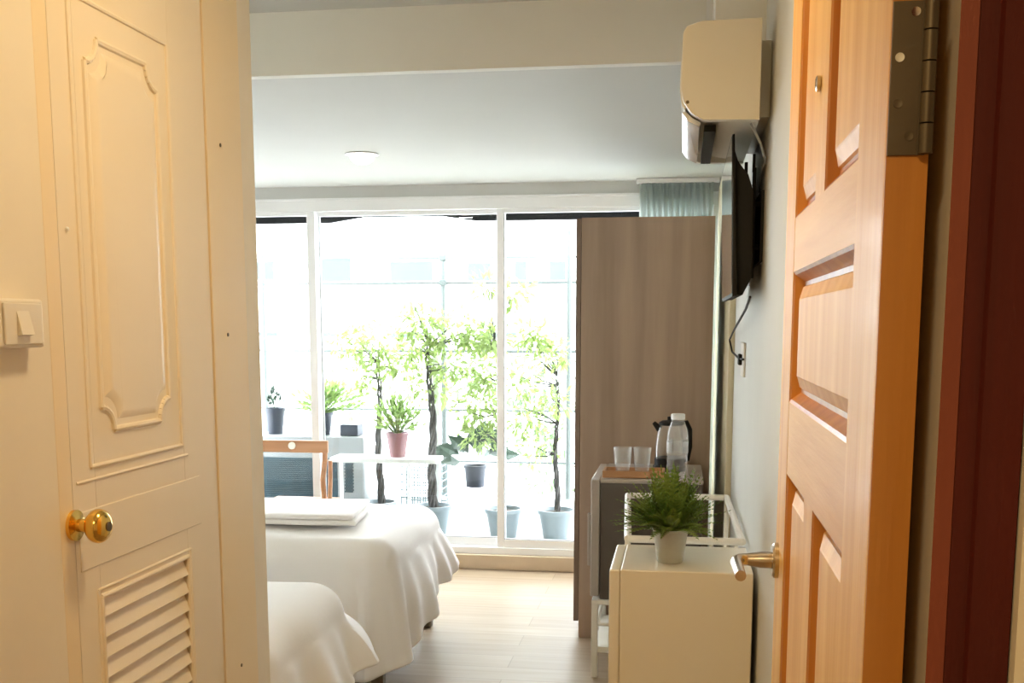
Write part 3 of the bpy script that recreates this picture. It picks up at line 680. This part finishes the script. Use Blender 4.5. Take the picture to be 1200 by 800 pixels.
# ------------------------------------------------------------------ beds
def duvet(name, x_foot, x_head, y0, y1, ztop, hem, seed, parent, flare=0.07, rad=0.11, amp=0.02, hslope=0.0):
    """a quilt over a mattress: rounded shoulders, hanging sides with folds"""
    bm = nb(); R = random.Random(seed)
    # outline of the top (foot towards +x), rounded corners, walked anticlockwise
    cr = 0.13; pts = []
    def arc(cx_, cy_, a0, a1, n=9):
        for i in range(n + 1):
            a = math.radians(a0 + (a1 - a0) * i / n); pts.append((cx_ + cr * math.cos(a), cy_ + cr * math.sin(a), math.cos(a), math.sin(a)))
    def line(xa, ya, xb, yb, nx, ny, n):
        for i in range(1, n): t = i / n; pts.append((xa + (xb - xa) * t, ya + (yb - ya) * t, nx, ny))
    arc(x_foot - cr, y0 + cr, -90, 0); line(x_foot, y0 + cr, x_foot, y1 - cr, 1, 0, 60)
    arc(x_foot - cr, y1 - cr, 0, 90); line(x_foot - cr, y1, x_head + cr, y1, 0, 1, 60)
    arc(x_head + cr, y1 - cr, 90, 180, 4); line(x_head, y1 - cr, x_head, y0 + cr, -1, 0, 20)
    arc(x_head + cr, y0 + cr, 180, 270, 4); line(x_head + cr, y0, x_foot - cr, y0, 0, -1, 60)
    N = len(pts); s = [0.0]
    for i in range(1, N): s.append(s[-1] + math.hypot(pts[i][0] - pts[i - 1][0], pts[i][1] - pts[i - 1][1]))
    cxm, cym = (x_foot + x_head) / 2, (y0 + y1) / 2
    rings = []
    nin = 10
    for k in range(nin + 1):           # top, from near the middle out
        q = 0.04 + 0.96 * (k / nin) ** 0.7; ring = []
        for i, (x, y, nx, ny) in enumerate(pts):
            # shrink by rad so the shoulder has room
            bx, by = x - nx * rad, y - ny * rad
            px, py = cxm + (bx - cxm) * q, cym + (by - cym) * q
            zz = ztop + 0.012 * noise.noise(Vector((px * 2.3, py * 2.3, seed))) + 0.006 * noise.noise(Vector((px * 7, py * 7, seed + 3)))
            ring.append(bm.verts.new((px, py, zz)))
        rings.append(ring)
    nsh = 6
    for k in range(1, nsh + 1):
        a = math.pi / 2 * k / nsh; ring = []
        for i, (x, y, nx, ny) in enumerate(pts):
            o_ = rad * math.sin(a); dz = rad * 0.95 * (1 - math.cos(a))
            w = 0.004 * math.sin(s[i] * 17 + seed) * (k / nsh)
            ring.append(bm.verts.new((x - nx * rad + nx * (o_ + w), y - ny * rad + ny * (o_ + w), ztop - dz + 0.008 * noise.noise(Vector((x * 3, y * 3, seed))))))
        rings.append(ring)
    nd = 14; z1 = ztop - rad * 0.95
    for k in range(1, nd + 1):
        t = k / nd; ring = []
        for i, (x, y, nx, ny) in enumerate(pts):
            corner = 1.0 if abs(nx) > 0.05 and abs(ny) > 0.05 else 0.0
            f = (math.sin(s[i] * 15 + 1.7 * math.sin(s[i] * 4.1 + seed) + seed) * 0.6 + 0.35 * math.sin(s[i] * 43 + 2 * math.sin(s[i] * 7)) + noise.noise(Vector((s[i] * 3.1, t * 1.2, seed))) * 1.1)
            o_ = (flare if nx > -0.5 else 0.01) * t ** 0.9 + amp * f * t + corner * 0.035 * t * math.sin(math.pi * 0.5)
            hz = hem + hslope * max(0.0, min(1.0, (y - y0) / (y1 - y0))) ** 0.6 + 0.03 * noise.noise(Vector((s[i] * 1.3, 0, seed + 9))) + 0.008 * math.sin(s[i] * 21)
            ring.append(bm.verts.new((x + nx * o_, y + ny * o_, z1 + (hz - z1) * t + (0.012 * f if k < nd else 0))))
        rings.append(ring)
    for a, b in zip(rings, rings[1:]):
        for i in range(N): bm.faces.new((a[i], a[(i + 1) % N], b[(i + 1) % N], b[i]))
    bm.faces.new(rings[0])
    o = obj(name, bm, 'linen', parent)
    m_ = o.modifiers.new('s', 'SOLIDIFY'); m_.thickness = 0.012
    m_ = o.modifiers.new('ss', 'SUBSURF'); m_.levels = 1; m_.render_levels = 1
    return o
def bed(label, x_foot, y0, y1, ztop, hem, seed, flare=0.08):
    t = thing('bed', label, 'bed', (x_foot - 0.95, (y0 + y1) / 2, 0), 'white beds in the bedroom')
    duvet('duvet', x_foot, -2.96, y0, y1, ztop, hem, seed, t, flare, hslope=0.27, amp=0.034)
    bm = nb(); box(bm, -2.93, x_foot - 0.05, y0 + 0.05, y1 - 0.05, 0.30, ztop - 0.03, 0.05, 3); obj('mattress', bm, 'mattress', t)
    bm = nb(); box(bm, -2.93, x_foot - 0.05, y0 + 0.05, y1 - 0.05, 0.20, 0.30, 0.01); obj('base', bm, 'wardrobe', t)
    for x in (x_foot - 0.085, -2.87):
        for y in (y0 + 0.09, y1 - 0.045):
            bm = nb(); box(bm, x - 0.025, x + 0.025, y - 0.022, y + 0.022, 0, 0.20, 0.004); obj('leg', bm, 'leg_grey', t)
    return t
M['leg_grey'] = mat('grey_wood_leg', (0.24, 0.21, 0.17), 0.6)
bed('white made bed nearer the window, folded blanket on top', -1.07, 4.0, 4.98, 0.585, 0.05, 2, 0.06)
bed('white made bed beside the hall corner, nothing on it', -1.075, 2.68, 3.52, 0.56, 0.05, 5, 0.08)
# folded blanket
fb = thing('folded_blanket', 'folded white blanket lying on the bed nearer the window', 'blanket', (-1.72, 4.44, 0.60))
for k, (z0, dx, c) in enumerate(((0.600, 0.0, 1), (0.6215, 0.012, 2))):
    bm = nb(); box(bm, -2.15, -1.30 - dx, 4.22 + dx * 0.5, 4.66 - dx, z0, z0 + 0.020, 0.008, 3)
    bmesh.ops.subdivide_edges(bm, edges=bm.edges, cuts=3, use_grid_fill=True)
    for v in bm.verts:
        q = v.co; q.z += 0.003 * noise.noise(q * 6) + 0.002 * math.sin(q.x * 9 + k); q.y += 0.008 * noise.noise(Vector((q.x * 4, 0, k)))
        q.x += (q.y - 4.44) * -0.12
    obj('layer', bm, 'linen', fb)

# ------------------------------------------------------------------ folding chair by the window
ch = thing('folding_chair', 'reddish brown wooden folding chair between the bed and window', 'chair', (-2.02, 5.5, 0))
CY0 = 5.5
bm = nb(); box(bm, -2.25, -1.797, CY0 - 0.010, CY0 + 0.010, 0.742, 0.806, 0.004, 2)
for v in bm.verts: v.co.y += 0.9 * (v.co.x + 2.02) ** 2 * -0.25
br = obj('back_rail', bm, 'chair', ch)
bm = nb(); lathe(bm, [(0.019, 0.008), (0.019, -0.004), (0.012, -0.007)], at(342, 522, Y=CY0 - 0.025), 18, 'Y'); x = obj('button', bm, 'screw', br); x['label'] = 'round pale button'
for s in (0, 1):
    x = -1.815 if s == 0 else -2.232
    bm = nb(); tube(bm, [(x, CY0, 0.80), (x - 0.006, CY0, 0.70), (x - 0.022, CY0 + 0.01, 0.60), (x - 0.03, CY0 + 0.06, 0.45), (x - 0.03, CY0 + 0.22, 0.0)], [0.013, 0.014, 0.014, 0.014, 0.013], 10); obj('leg', bm, 'chair', ch)
    bm = nb(); tube(bm, [(x + 0.014, CY0 + 0.03, 0.70), (x + 0.003, CY0 + 0.06, 0.60), (x + 0.008, CY0 + 0.02, 0.45), (x + 0.005, CY0 - 0.16, 0.0)], [0.011, 0.012, 0.012, 0.012], 10); obj('leg', bm, 'chair', ch)
bm = nb()
for i in range(6): box(bm, -2.21, -1.85, CY0 + 0.02 + i * 0.055, CY0 + 0.065 + i * 0.055, 0.44, 0.455, 0.003)
obj('seat', bm, 'chair', ch)

# ------------------------------------------------------------------ balcony
BZ = 0.085
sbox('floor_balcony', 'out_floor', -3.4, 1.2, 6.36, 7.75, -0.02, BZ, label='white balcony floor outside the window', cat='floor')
sbox('trim_6', 'out_white', -3.4, 1.2, 7.56, 7.70, BZ, BZ + 0.11, bev=0.005, label='low white kerb under the balcony railing', cat='kerb')
# awning edge, its arched notch standing in for a bright reflection
bm = nb(); z0 = at(600, 258, Y=6.75).z
xa, xb = at(395, 250, Y=6.75).x, at(548, 250, Y=6.75).x
poly = [(-3.3, z0 + 0.16), (-3.3, z0), (xa - 0.05, z0), (xa + 0.03, z0 + 0.012), (xa + 0.16, z0 + 0.032), (xb - 0.16, z0 + 0.032), (xb - 0.03, z0 + 0.012), (xb + 0.06, z0), (1.1, z0), (1.1, z0 + 0.16)]
prism(bm, poly, 6.73, 6.78, 'Y'); tag(obj('awning_valance', bm, 'dark_awning'), 'black awning edge along the top of the window outside', 'awning')

rl = thing('balcony_railing', 'pale steel balcony railing with tall posts and level bars', 'railing', (-1.2, 7.6, BZ))
RY = 7.6
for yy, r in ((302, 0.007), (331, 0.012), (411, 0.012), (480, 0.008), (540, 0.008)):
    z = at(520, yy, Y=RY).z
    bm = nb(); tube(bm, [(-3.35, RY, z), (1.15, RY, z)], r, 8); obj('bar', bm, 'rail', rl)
for px, r, yt in ((520, 0.022, 298), (667, 0.022, 270), (310, 0.016, 298)):
    p = at(px, 400, Y=RY)
    bm = nb(); tube(bm, [(p.x, RY, BZ + 0.105), (p.x, RY, at(px, yt, Y=RY).z)], r, 10)
    po = obj('post', bm, 'rail', rl)
    for yy in (302, 331) if px == 520 else ():
        zc_ = at(px, yy, Y=RY).z
        bm = nb(); box(bm, p.x - 0.026, p.x + 0.026, RY - 0.026, RY + 0.026, zc_ - 0.02, zc_ + 0.02, 0.006); obj('clamp', bm, 'rail', po)
bm = nb()
for i in range(0, 36):
    x = -3.3 + i * 0.12
    tube(bm, [(x, RY + 0.01, BZ + 0.105), (x, RY + 0.01, at(520, 411, Y=RY).z)], 0.003, 5)
o = obj('mesh_infill', bm, 'out_white', rl); o['kind'] = 'stuff'

# plants ---------------------------------------------------------
def leaf(bm, p, d, n_, L, w):
    d = d.normalized(); s_ = d.cross(n_).normalized(); n2 = s_.cross(d)
    q = [p, p + d * L * 0.45 + s_ * w + n2 * L * 0.06, p + d * L - n2 * L * 0.12, p + d * L * 0.45 - s_ * w + n2 * L * 0.06, p + d * L * 0.5]
    v = [bm.verts.new(x) for x in q]
    bm.faces.new((v[0], v[1], v[4])); bm.faces.new((v[1], v[2], v[4])); bm.faces.new((v[2], v[3], v[4])); bm.faces.new((v[3], v[0], v[4]))
def rv(R): 
    v = Vector((R.uniform(-1, 1), R.uniform(-1, 1), R.uniform(-1, 1)))
    return v if v.length > 0.1 else Vector((1, 0, 0))
def blob(bm, c, rx, ry, rz, n, L, R, twig=None):
    for _ in range(n):
        v = rv(R).normalized() * (R.random() ** 0.45)
        p = Vector(c) + Vector((v.x * rx, v.y * ry, v.z * rz))
        d = (v + rv(R) * 0.8 + Vector((0, 0, -0.25))); nn = rv(R) + Vector((0, 0, 1.2))
        l = L * R.uniform(0.6, 1.25); leaf(bm, p, d, nn, l, l * R.uniform(0.14, 0.24))
def pot(name_c, c, rt, rb, h, mt, parent, rim=True):
    bm = nb(); pr = [(0.001, 0.0005), (rb, 0.0005), (rb * 1.02, 0.01), (rt * 0.96, h * 0.86)]
    if rim: pr += [(rt * 1.04, h * 0.87), (rt * 1.05, h), (rt * 0.95, h), (rt * 0.9, h * 0.86), (0.001, h * 0.85)]
    else: pr += [(rt, h), (rt * 0.95, h), (rt * 0.9, h * 0.86), (0.001, h * 0.85)]
    lathe(bm, pr, c, 28); p = obj('pot', bm, mt, parent)
    bm = nb(); lathe(bm, [(rt * 0.9, h * 0.87), (rt * 0.4, h * 0.93), (0.001, h * 0.95)], c, 16); obj('soil', bm, 'soil', parent)
TY = 6.85
def tree(px, Y, pot_w, pot_h, ytop, label, blobs, seed, braid=True, rad=0.018, lean=0.0, potmat='pot_blue'):
    R = random.Random(seed)
    b = at(px, 600, Y=Y); base = Vector((b.x, Y, BZ))
    t = thing('potted_tree', label, 'potted tree', tuple(base), 'potted trees on the balcony')
    pot('pot', base, pot_w / 2, pot_w / 2 * 0.72, pot_h, potmat, t)
    zt = at(px, ytop, Y=Y).z; bm = nb()
    nstr = 3 if braid else 1
    for k in range(nstr):
        P = []; rr = []
        for i in range(25):
            u = i / 24; z = BZ + pot_h * 0.85 + (zt - BZ - pot_h * 0.85) * u
            a = u * 15 + k * 2 * math.pi / nstr; rr_ = rad * 0.75 * (1 - 0.3 * u) * (1 if nstr > 1 else 0.35)
            P.append((base.x + lean * u * u + rr_ * math.cos(a) + 0.008 * math.sin(u * 9 + seed), Y + rr_ * math.sin(a), z)); rr.append(rad * (0.75 if nstr > 1 else 1) * (1 - 0.7 * u))
        tube(bm, P, rr, 7)
    bl = nb()
    for (bx, by, rpx, n, L) in blobs:
        c = at(bx, by, Y=Y + R.uniform(-0.08, 0.08)); r = rpx / 187.0
        blob(bl, c, r, r * 0.7, r * 0.8, int(n * 1.8), L * 0.9, R)
        zb = min(zt, c.z - 0.03); q = Vector((base.x + lean, Y, zb))
        for _ in range(3):
            e_ = c + rv(R) * r * 0.5
            tube(bm, [q, q.lerp(e_, 0.5) + rv(R) * 0.02, e_], [0.006, 0.004, 0.002], 5)
    obj('trunk', bm, 'bark', t); obj('foliage', bl, 'leaf_pale' if seed % 2 else 'leaf', t, smooth=False)
    return t
tree(446, 6.95, 0.20, 0.17, 425, 'potted tree with thick plaited trunk, nearest the outdoor unit', [(438, 402, 36, 130, 0.07), (405, 402, 24, 60, 0.07), (462, 425, 26, 70, 0.07), (425, 440, 24, 50, 0.07)], 1, rad=0.020)
tree(508, 6.80, 0.225, 0.18, 405, 'potted tree with thick dark trunk, behind the white bed', [(493, 378, 28, 90, 0.07), (528, 390, 34, 130, 0.07), (556, 392, 26, 90, 0.07), (486, 408, 26, 70, 0.07), (505, 450, 32, 90, 0.07), (485, 355, 14, 14, 0.07), (525, 430, 22, 50, 0.07)], 3, rad=0.024, lean=-0.02)
tree(590, 6.75, 0.225, 0.18, 410, 'potted tree with slim bent trunk behind the window mullion', [(566, 440, 28, 110, 0.07), (560, 480, 30, 130, 0.07), (568, 335, 16, 30, 0.08), (604, 345, 20, 34, 0.08), (575, 395, 22, 60, 0.07), (562, 512, 24, 80, 0.06)], 5, braid=False, rad=0.015, lean=-0.05)
tree(652, 6.75, 0.225, 0.18, 440, 'potted tree with open plaited trunk beside the wardrobe', [(625, 395, 24, 90, 0.07), (645, 415, 26, 70, 0.07), (610, 445, 24, 60, 0.07), (652, 470, 20, 40, 0.07), (618, 490, 24, 60, 0.07), (632, 525, 24, 40, 0.06)], 7, rad=0.015)

# white shelf
sh = thing('plant_shelf', 'long white plant shelf outside the window', 'shelf', (-1.9, 6.6, BZ))
zs = at(466, 536, Y=6.58).z
bm = nb(); box(bm, at(388, 536, Y=6.5).x, at(512, 536, Y=6.5).x, 6.47, 6.68, zs - 0.022, zs + 0.006, 0.003); obj('board', bm, 'out_white', sh)
for x in (at(396, 536, Y=6.6).x, at(476, 536, Y=6.6).x):
    bm = nb(); box(bm, x - 0.009, x + 0.009, 6.65, 6.67, BZ, zs - 0.02, 0.002); obj('leg', bm, 'out_white', sh)
bx_ = at(512, 536, Y=7.0).x
bm = nb(); box(bm, bx_ - 0.022, bx_ + 0.022, 6.98, 7.02, BZ, at(512, 400, Y=7.0).z, 0.003); tag(obj('support_post', bm, 'out_white'), 'slim white post standing beside the plaited tree', 'post')

def small_plant(px, ybase, Y, wt, wb, h, mt, label, n, L, rx, rz, seed, leafm='leaf', dz=0.0, dx=0.0, z=None):
    R = random.Random(seed); b = at(px, ybase, Y=Y); base = Vector((b.x, Y, b.z if z is None else z))
    t = thing('potted_plant', label, 'potted plant', tuple(base), 'small potted plants on the balcony')
    pot('pot', base, wt / 2, wb / 2, h, mt, t)
    bm = nb(); o_ = base + Vector((0, 0, h * 0.9)); sb = nb()
    for _ in range(n):
        az = R.uniform(0, 2 * math.pi); el = R.uniform(0.2, 1.5)
        tip = o_ + Vector((math.cos(az) * math.cos(el) * rx + dx * R.random(), math.sin(az) * math.cos(el) * rx * 0.7, math.sin(el) * rz + dz))
        q = o_.lerp(tip, R.uniform(0.45, 1.0))
        leaf(bm, q, (tip - o_) + rv(R) * 0.05, rv(R) + Vector((0, 0, 1)), L * R.uniform(0.7, 1.2), L * 0.17)
        if _ % 6 == 0: tube(sb, [o_, o_.lerp(tip, 0.5) + Vector((0, 0, 0.015)), tip], [0.003, 0.0025, 0.0015], 5)
    obj('stem', sb, leafm, t); obj('foliage', bm, leafm, t, smooth=False)
    return t
ztop_s = zs + 0.0065
small_plant(466, 534, 6.57, 0.135, 0.095, 0.15, 'pot_pink', 'bushy green plant in a dusty pink pot on the white shelf', 240, 0.055, 0.16, 0.22, 11, 'leaf', z=ztop_s)
# two dark pots on top of the outdoor unit
zt_ = at(340, 511, Y=6.86).z
small_plant(323, 511, 7.0, 0.135, 0.095, 0.17, 'pot_dark', 'sparse plant in a dark pot, the one nearer the hall corner', 26, 0.06, 0.07, 0.16, 12, 'leaf_dark', z=zt_ + 0.001)
small_plant(378, 511, 7.0, 0.14, 0.10, 0.145, 'pot_dark', 'spreading fern in a dark pot behind the window mullion', 300, 0.065, 0.27, 0.19, 13, 'leaf', z=zt_ + 0.001, dx=0.12)
bm = nb(); p0 = at(400, 510, Y=6.95); box(bm, p0.x, p0.x + 0.12, 6.92, 7.05, zt_ + 0.001, zt_ + 0.075, 0.006)
tag(obj('planter_trough', bm, 'pot_dark'), 'small dark trough on the outdoor unit beside the fern', 'planter')

# hanging pot
hy = 6.95; hb = at(557, 570, Y=hy); ht = thing('potted_plant', 'broad leaved plant in a hanging black pot, between two pale blue pots', 'hanging plant', (hb.x, hy, hb.z), 'small potted plants on the balcony')
pot('pot', (hb.x, hy, hb.z), 0.072, 0.058, 0.14, 'pot_dark', ht)
bm = nb(); R = random.Random(21)
for i in range(26):
    az = R.uniform(0, 6.28); el = R.uniform(0.4, 1.4); o_ = Vector((hb.x, hy, hb.z + 0.12))
    d = Vector((math.cos(az) * math.cos(el), math.sin(az) * math.cos(el), math.sin(el))); l = R.uniform(0.10, 0.24)
    leaf(bm, o_ + d * l * 0.8, d + Vector((0.10, 0, -0.35)), Vector((0, -0.9, 0.6)), 0.15, 0.045)
obj('foliage', bm, 'leaf_dark', ht, smooth=False)
bm = nb()
for dx in (-0.065, 0.065): tube(bm, [(hb.x + dx, hy, hb.z + 0.13), (hb.x, hy, hb.z + 0.55)], 0.002, 5)
tube(bm, [(hb.x, hy, hb.z + 0.55), (hb.x, hy + 0.0, at(557, 250, Y=hy).z)], 0.002, 5)
obj('hanger', bm, 'rail', ht)

# outdoor condenser unit
cy_ = 6.85; pa, pb_ = at(300, 560, Y=cy_), at(394, 560, Y=cy_)
u0, u1 = at(300, 591, Y=cy_).z, at(300, 533, Y=cy_).z
cu = thing('condenser_unit', 'outdoor condenser with dark teal coil behind the chair', 'condenser', ((pa.x + pb_.x) / 2 - 0.2, cy_ + 0.15, BZ))
xr = at(426, 560, Y=cy_).x; xl = pa.x - 0.25; xc0, xc1 = at(371, 560, Y=cy_).x, at(379, 560, Y=cy_).x; xc2 = at(395, 560, Y=cy_).x
zl, zh = at(340, 588, Y=cy_).z, at(340, 534, Y=cy_).z
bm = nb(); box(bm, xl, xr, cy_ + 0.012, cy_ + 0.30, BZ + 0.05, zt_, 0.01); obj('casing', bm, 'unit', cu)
bm = nb(); box(bm, xl + 0.03, xc0, cy_ + 0.004, cy_ + 0.014, zl, zh - 0.012, 0.002)
for i in range(22): box(bm, xl + 0.03, xc0, cy_ - 0.001, cy_ + 0.006, zl + 0.004 + i * (zh - 0.02 - zl) / 22, zl + 0.008 + i * (zh - 0.02 - zl) / 22)
c_ = obj('coil', bm, 'coil', cu); c_['label'] = 'dark teal finned coil'
bm = nb(); box(bm, xc1, xc2, cy_ + 0.004, cy_ + 0.014, BZ + 0.2, zh - 0.012, 0.002); obj('coil', bm, 'coil', cu)
bm = nb(); box(bm, xc2 + 0.004, xr - 0.004, cy_ + 0.002, cy_ + 0.014, BZ + 0.2, zh - 0.006, 0.002); gp = obj('grille_panel', bm, 'unit', cu)
bm = nb(); x0_, x1_ = xc2 + 0.05, xr - 0.07; nz = 18
for i in range(nz):
    for k in range(4):
        xx = x0_ + (x1_ - x0_) * (k + 0.5 * (i % 2)) / 4; zz = BZ + 0.24 + i * (zh - BZ - 0.28) / nz
        box(bm, xx, xx + 0.012, cy_ - 0.001, cy_ + 0.003, zz, zz + 0.010)
obj('vent', bm, 'coil', gp)
for x in (xl + 0.08, xr - 0.08):
    bm = nb(); box(bm, x - 0.03, x + 0.03, cy_ + 0.03, cy_ + 0.28, BZ, BZ + 0.05); obj('foot', bm, 'black', cu)

# wire crate
wc = at(494, 575, Y=7.2); bm = nb(); x0_, x1_ = at(470, 575, Y=7.2).x, at(516, 575, Y=7.2).x; zt2 = at(490, 548, Y=7.2).z
for yy in (7.2, 7.42):
    for i in range(8): x = x0_ + (x1_ - x0_) * i / 7; tube(bm, [(x, yy, BZ), (x, yy, zt2)], 0.004, 5)
    for i in range(8): z = BZ + 0.005 + (zt2 - BZ) * i / 7; tube(bm, [(x0_, yy, z), (x1_, yy, z)], 0.004, 5)
for x in (x0_, x1_):
    for i in range(8): z = BZ + 0.005 + (zt2 - BZ) * i / 7; tube(bm, [(x, 7.2, z), (x, 7.42, z)], 0.004, 5)
tag(obj('wire_crate', bm, 'mesh_blue'), 'pale blue wire crate on the balcony behind the thick trunk', 'crate')

# creeper beyond the railing at the right
bm = nb(); R = random.Random(33)
for (px, py, rpx, n) in ((630, 440, 46, 200), (655, 500, 36, 140), (615, 520, 40, 150), (640, 560, 34, 80), (600, 470, 30, 80), (545, 440, 26, 60), (470, 450, 36, 80), (400, 470, 34, 70), (560, 420, 30, 60)):
    c = at(px, py, Y=8.6); r = rpx / 187.0 * 1.25
    blob(bm, c, r, 0.25, r, int(n * 0.9), 0.085, R)
tag(obj('creeper_foliage', bm, 'creeper', smooth=False), 'pale leafy creeper growing beyond the balcony railing', 'foliage', kind='stuff')

# building across the street
fb_ = thing('apartment_building', 'white building with pale teal windows across the street', 'building', (-4, 15, -3))
bm = nb(); box(bm, -13, 6, 15, 19, -3, 3.5); obj('facade', bm, 'out_white', fb_)
for px0, px1, py0, py1 in ((300, 326, 302, 332), (372, 416, 300, 334), (455, 512, 302, 336), (545, 580, 304, 334), (600, 622, 302, 334), (372, 402, 385, 398), (300, 330, 385, 398), (455, 500, 385, 400), (560, 610, 385, 400), (640, 668, 302, 334)):
    a, b = at(px0, py1, Y=14.98), at(px1, py0, Y=14.98)
    bm = nb(); box(bm, a.x, b.x, 14.93, 15.0, a.z, b.z, 0.01); wf = obj('window', bm, 'out_white', fb_)
    bm = nb(); box(bm, a.x + 0.05, b.x - 0.05, 14.92, 14.932, a.z + 0.05, b.z - 0.05); obj('pane', bm, 'out_glass', wf)
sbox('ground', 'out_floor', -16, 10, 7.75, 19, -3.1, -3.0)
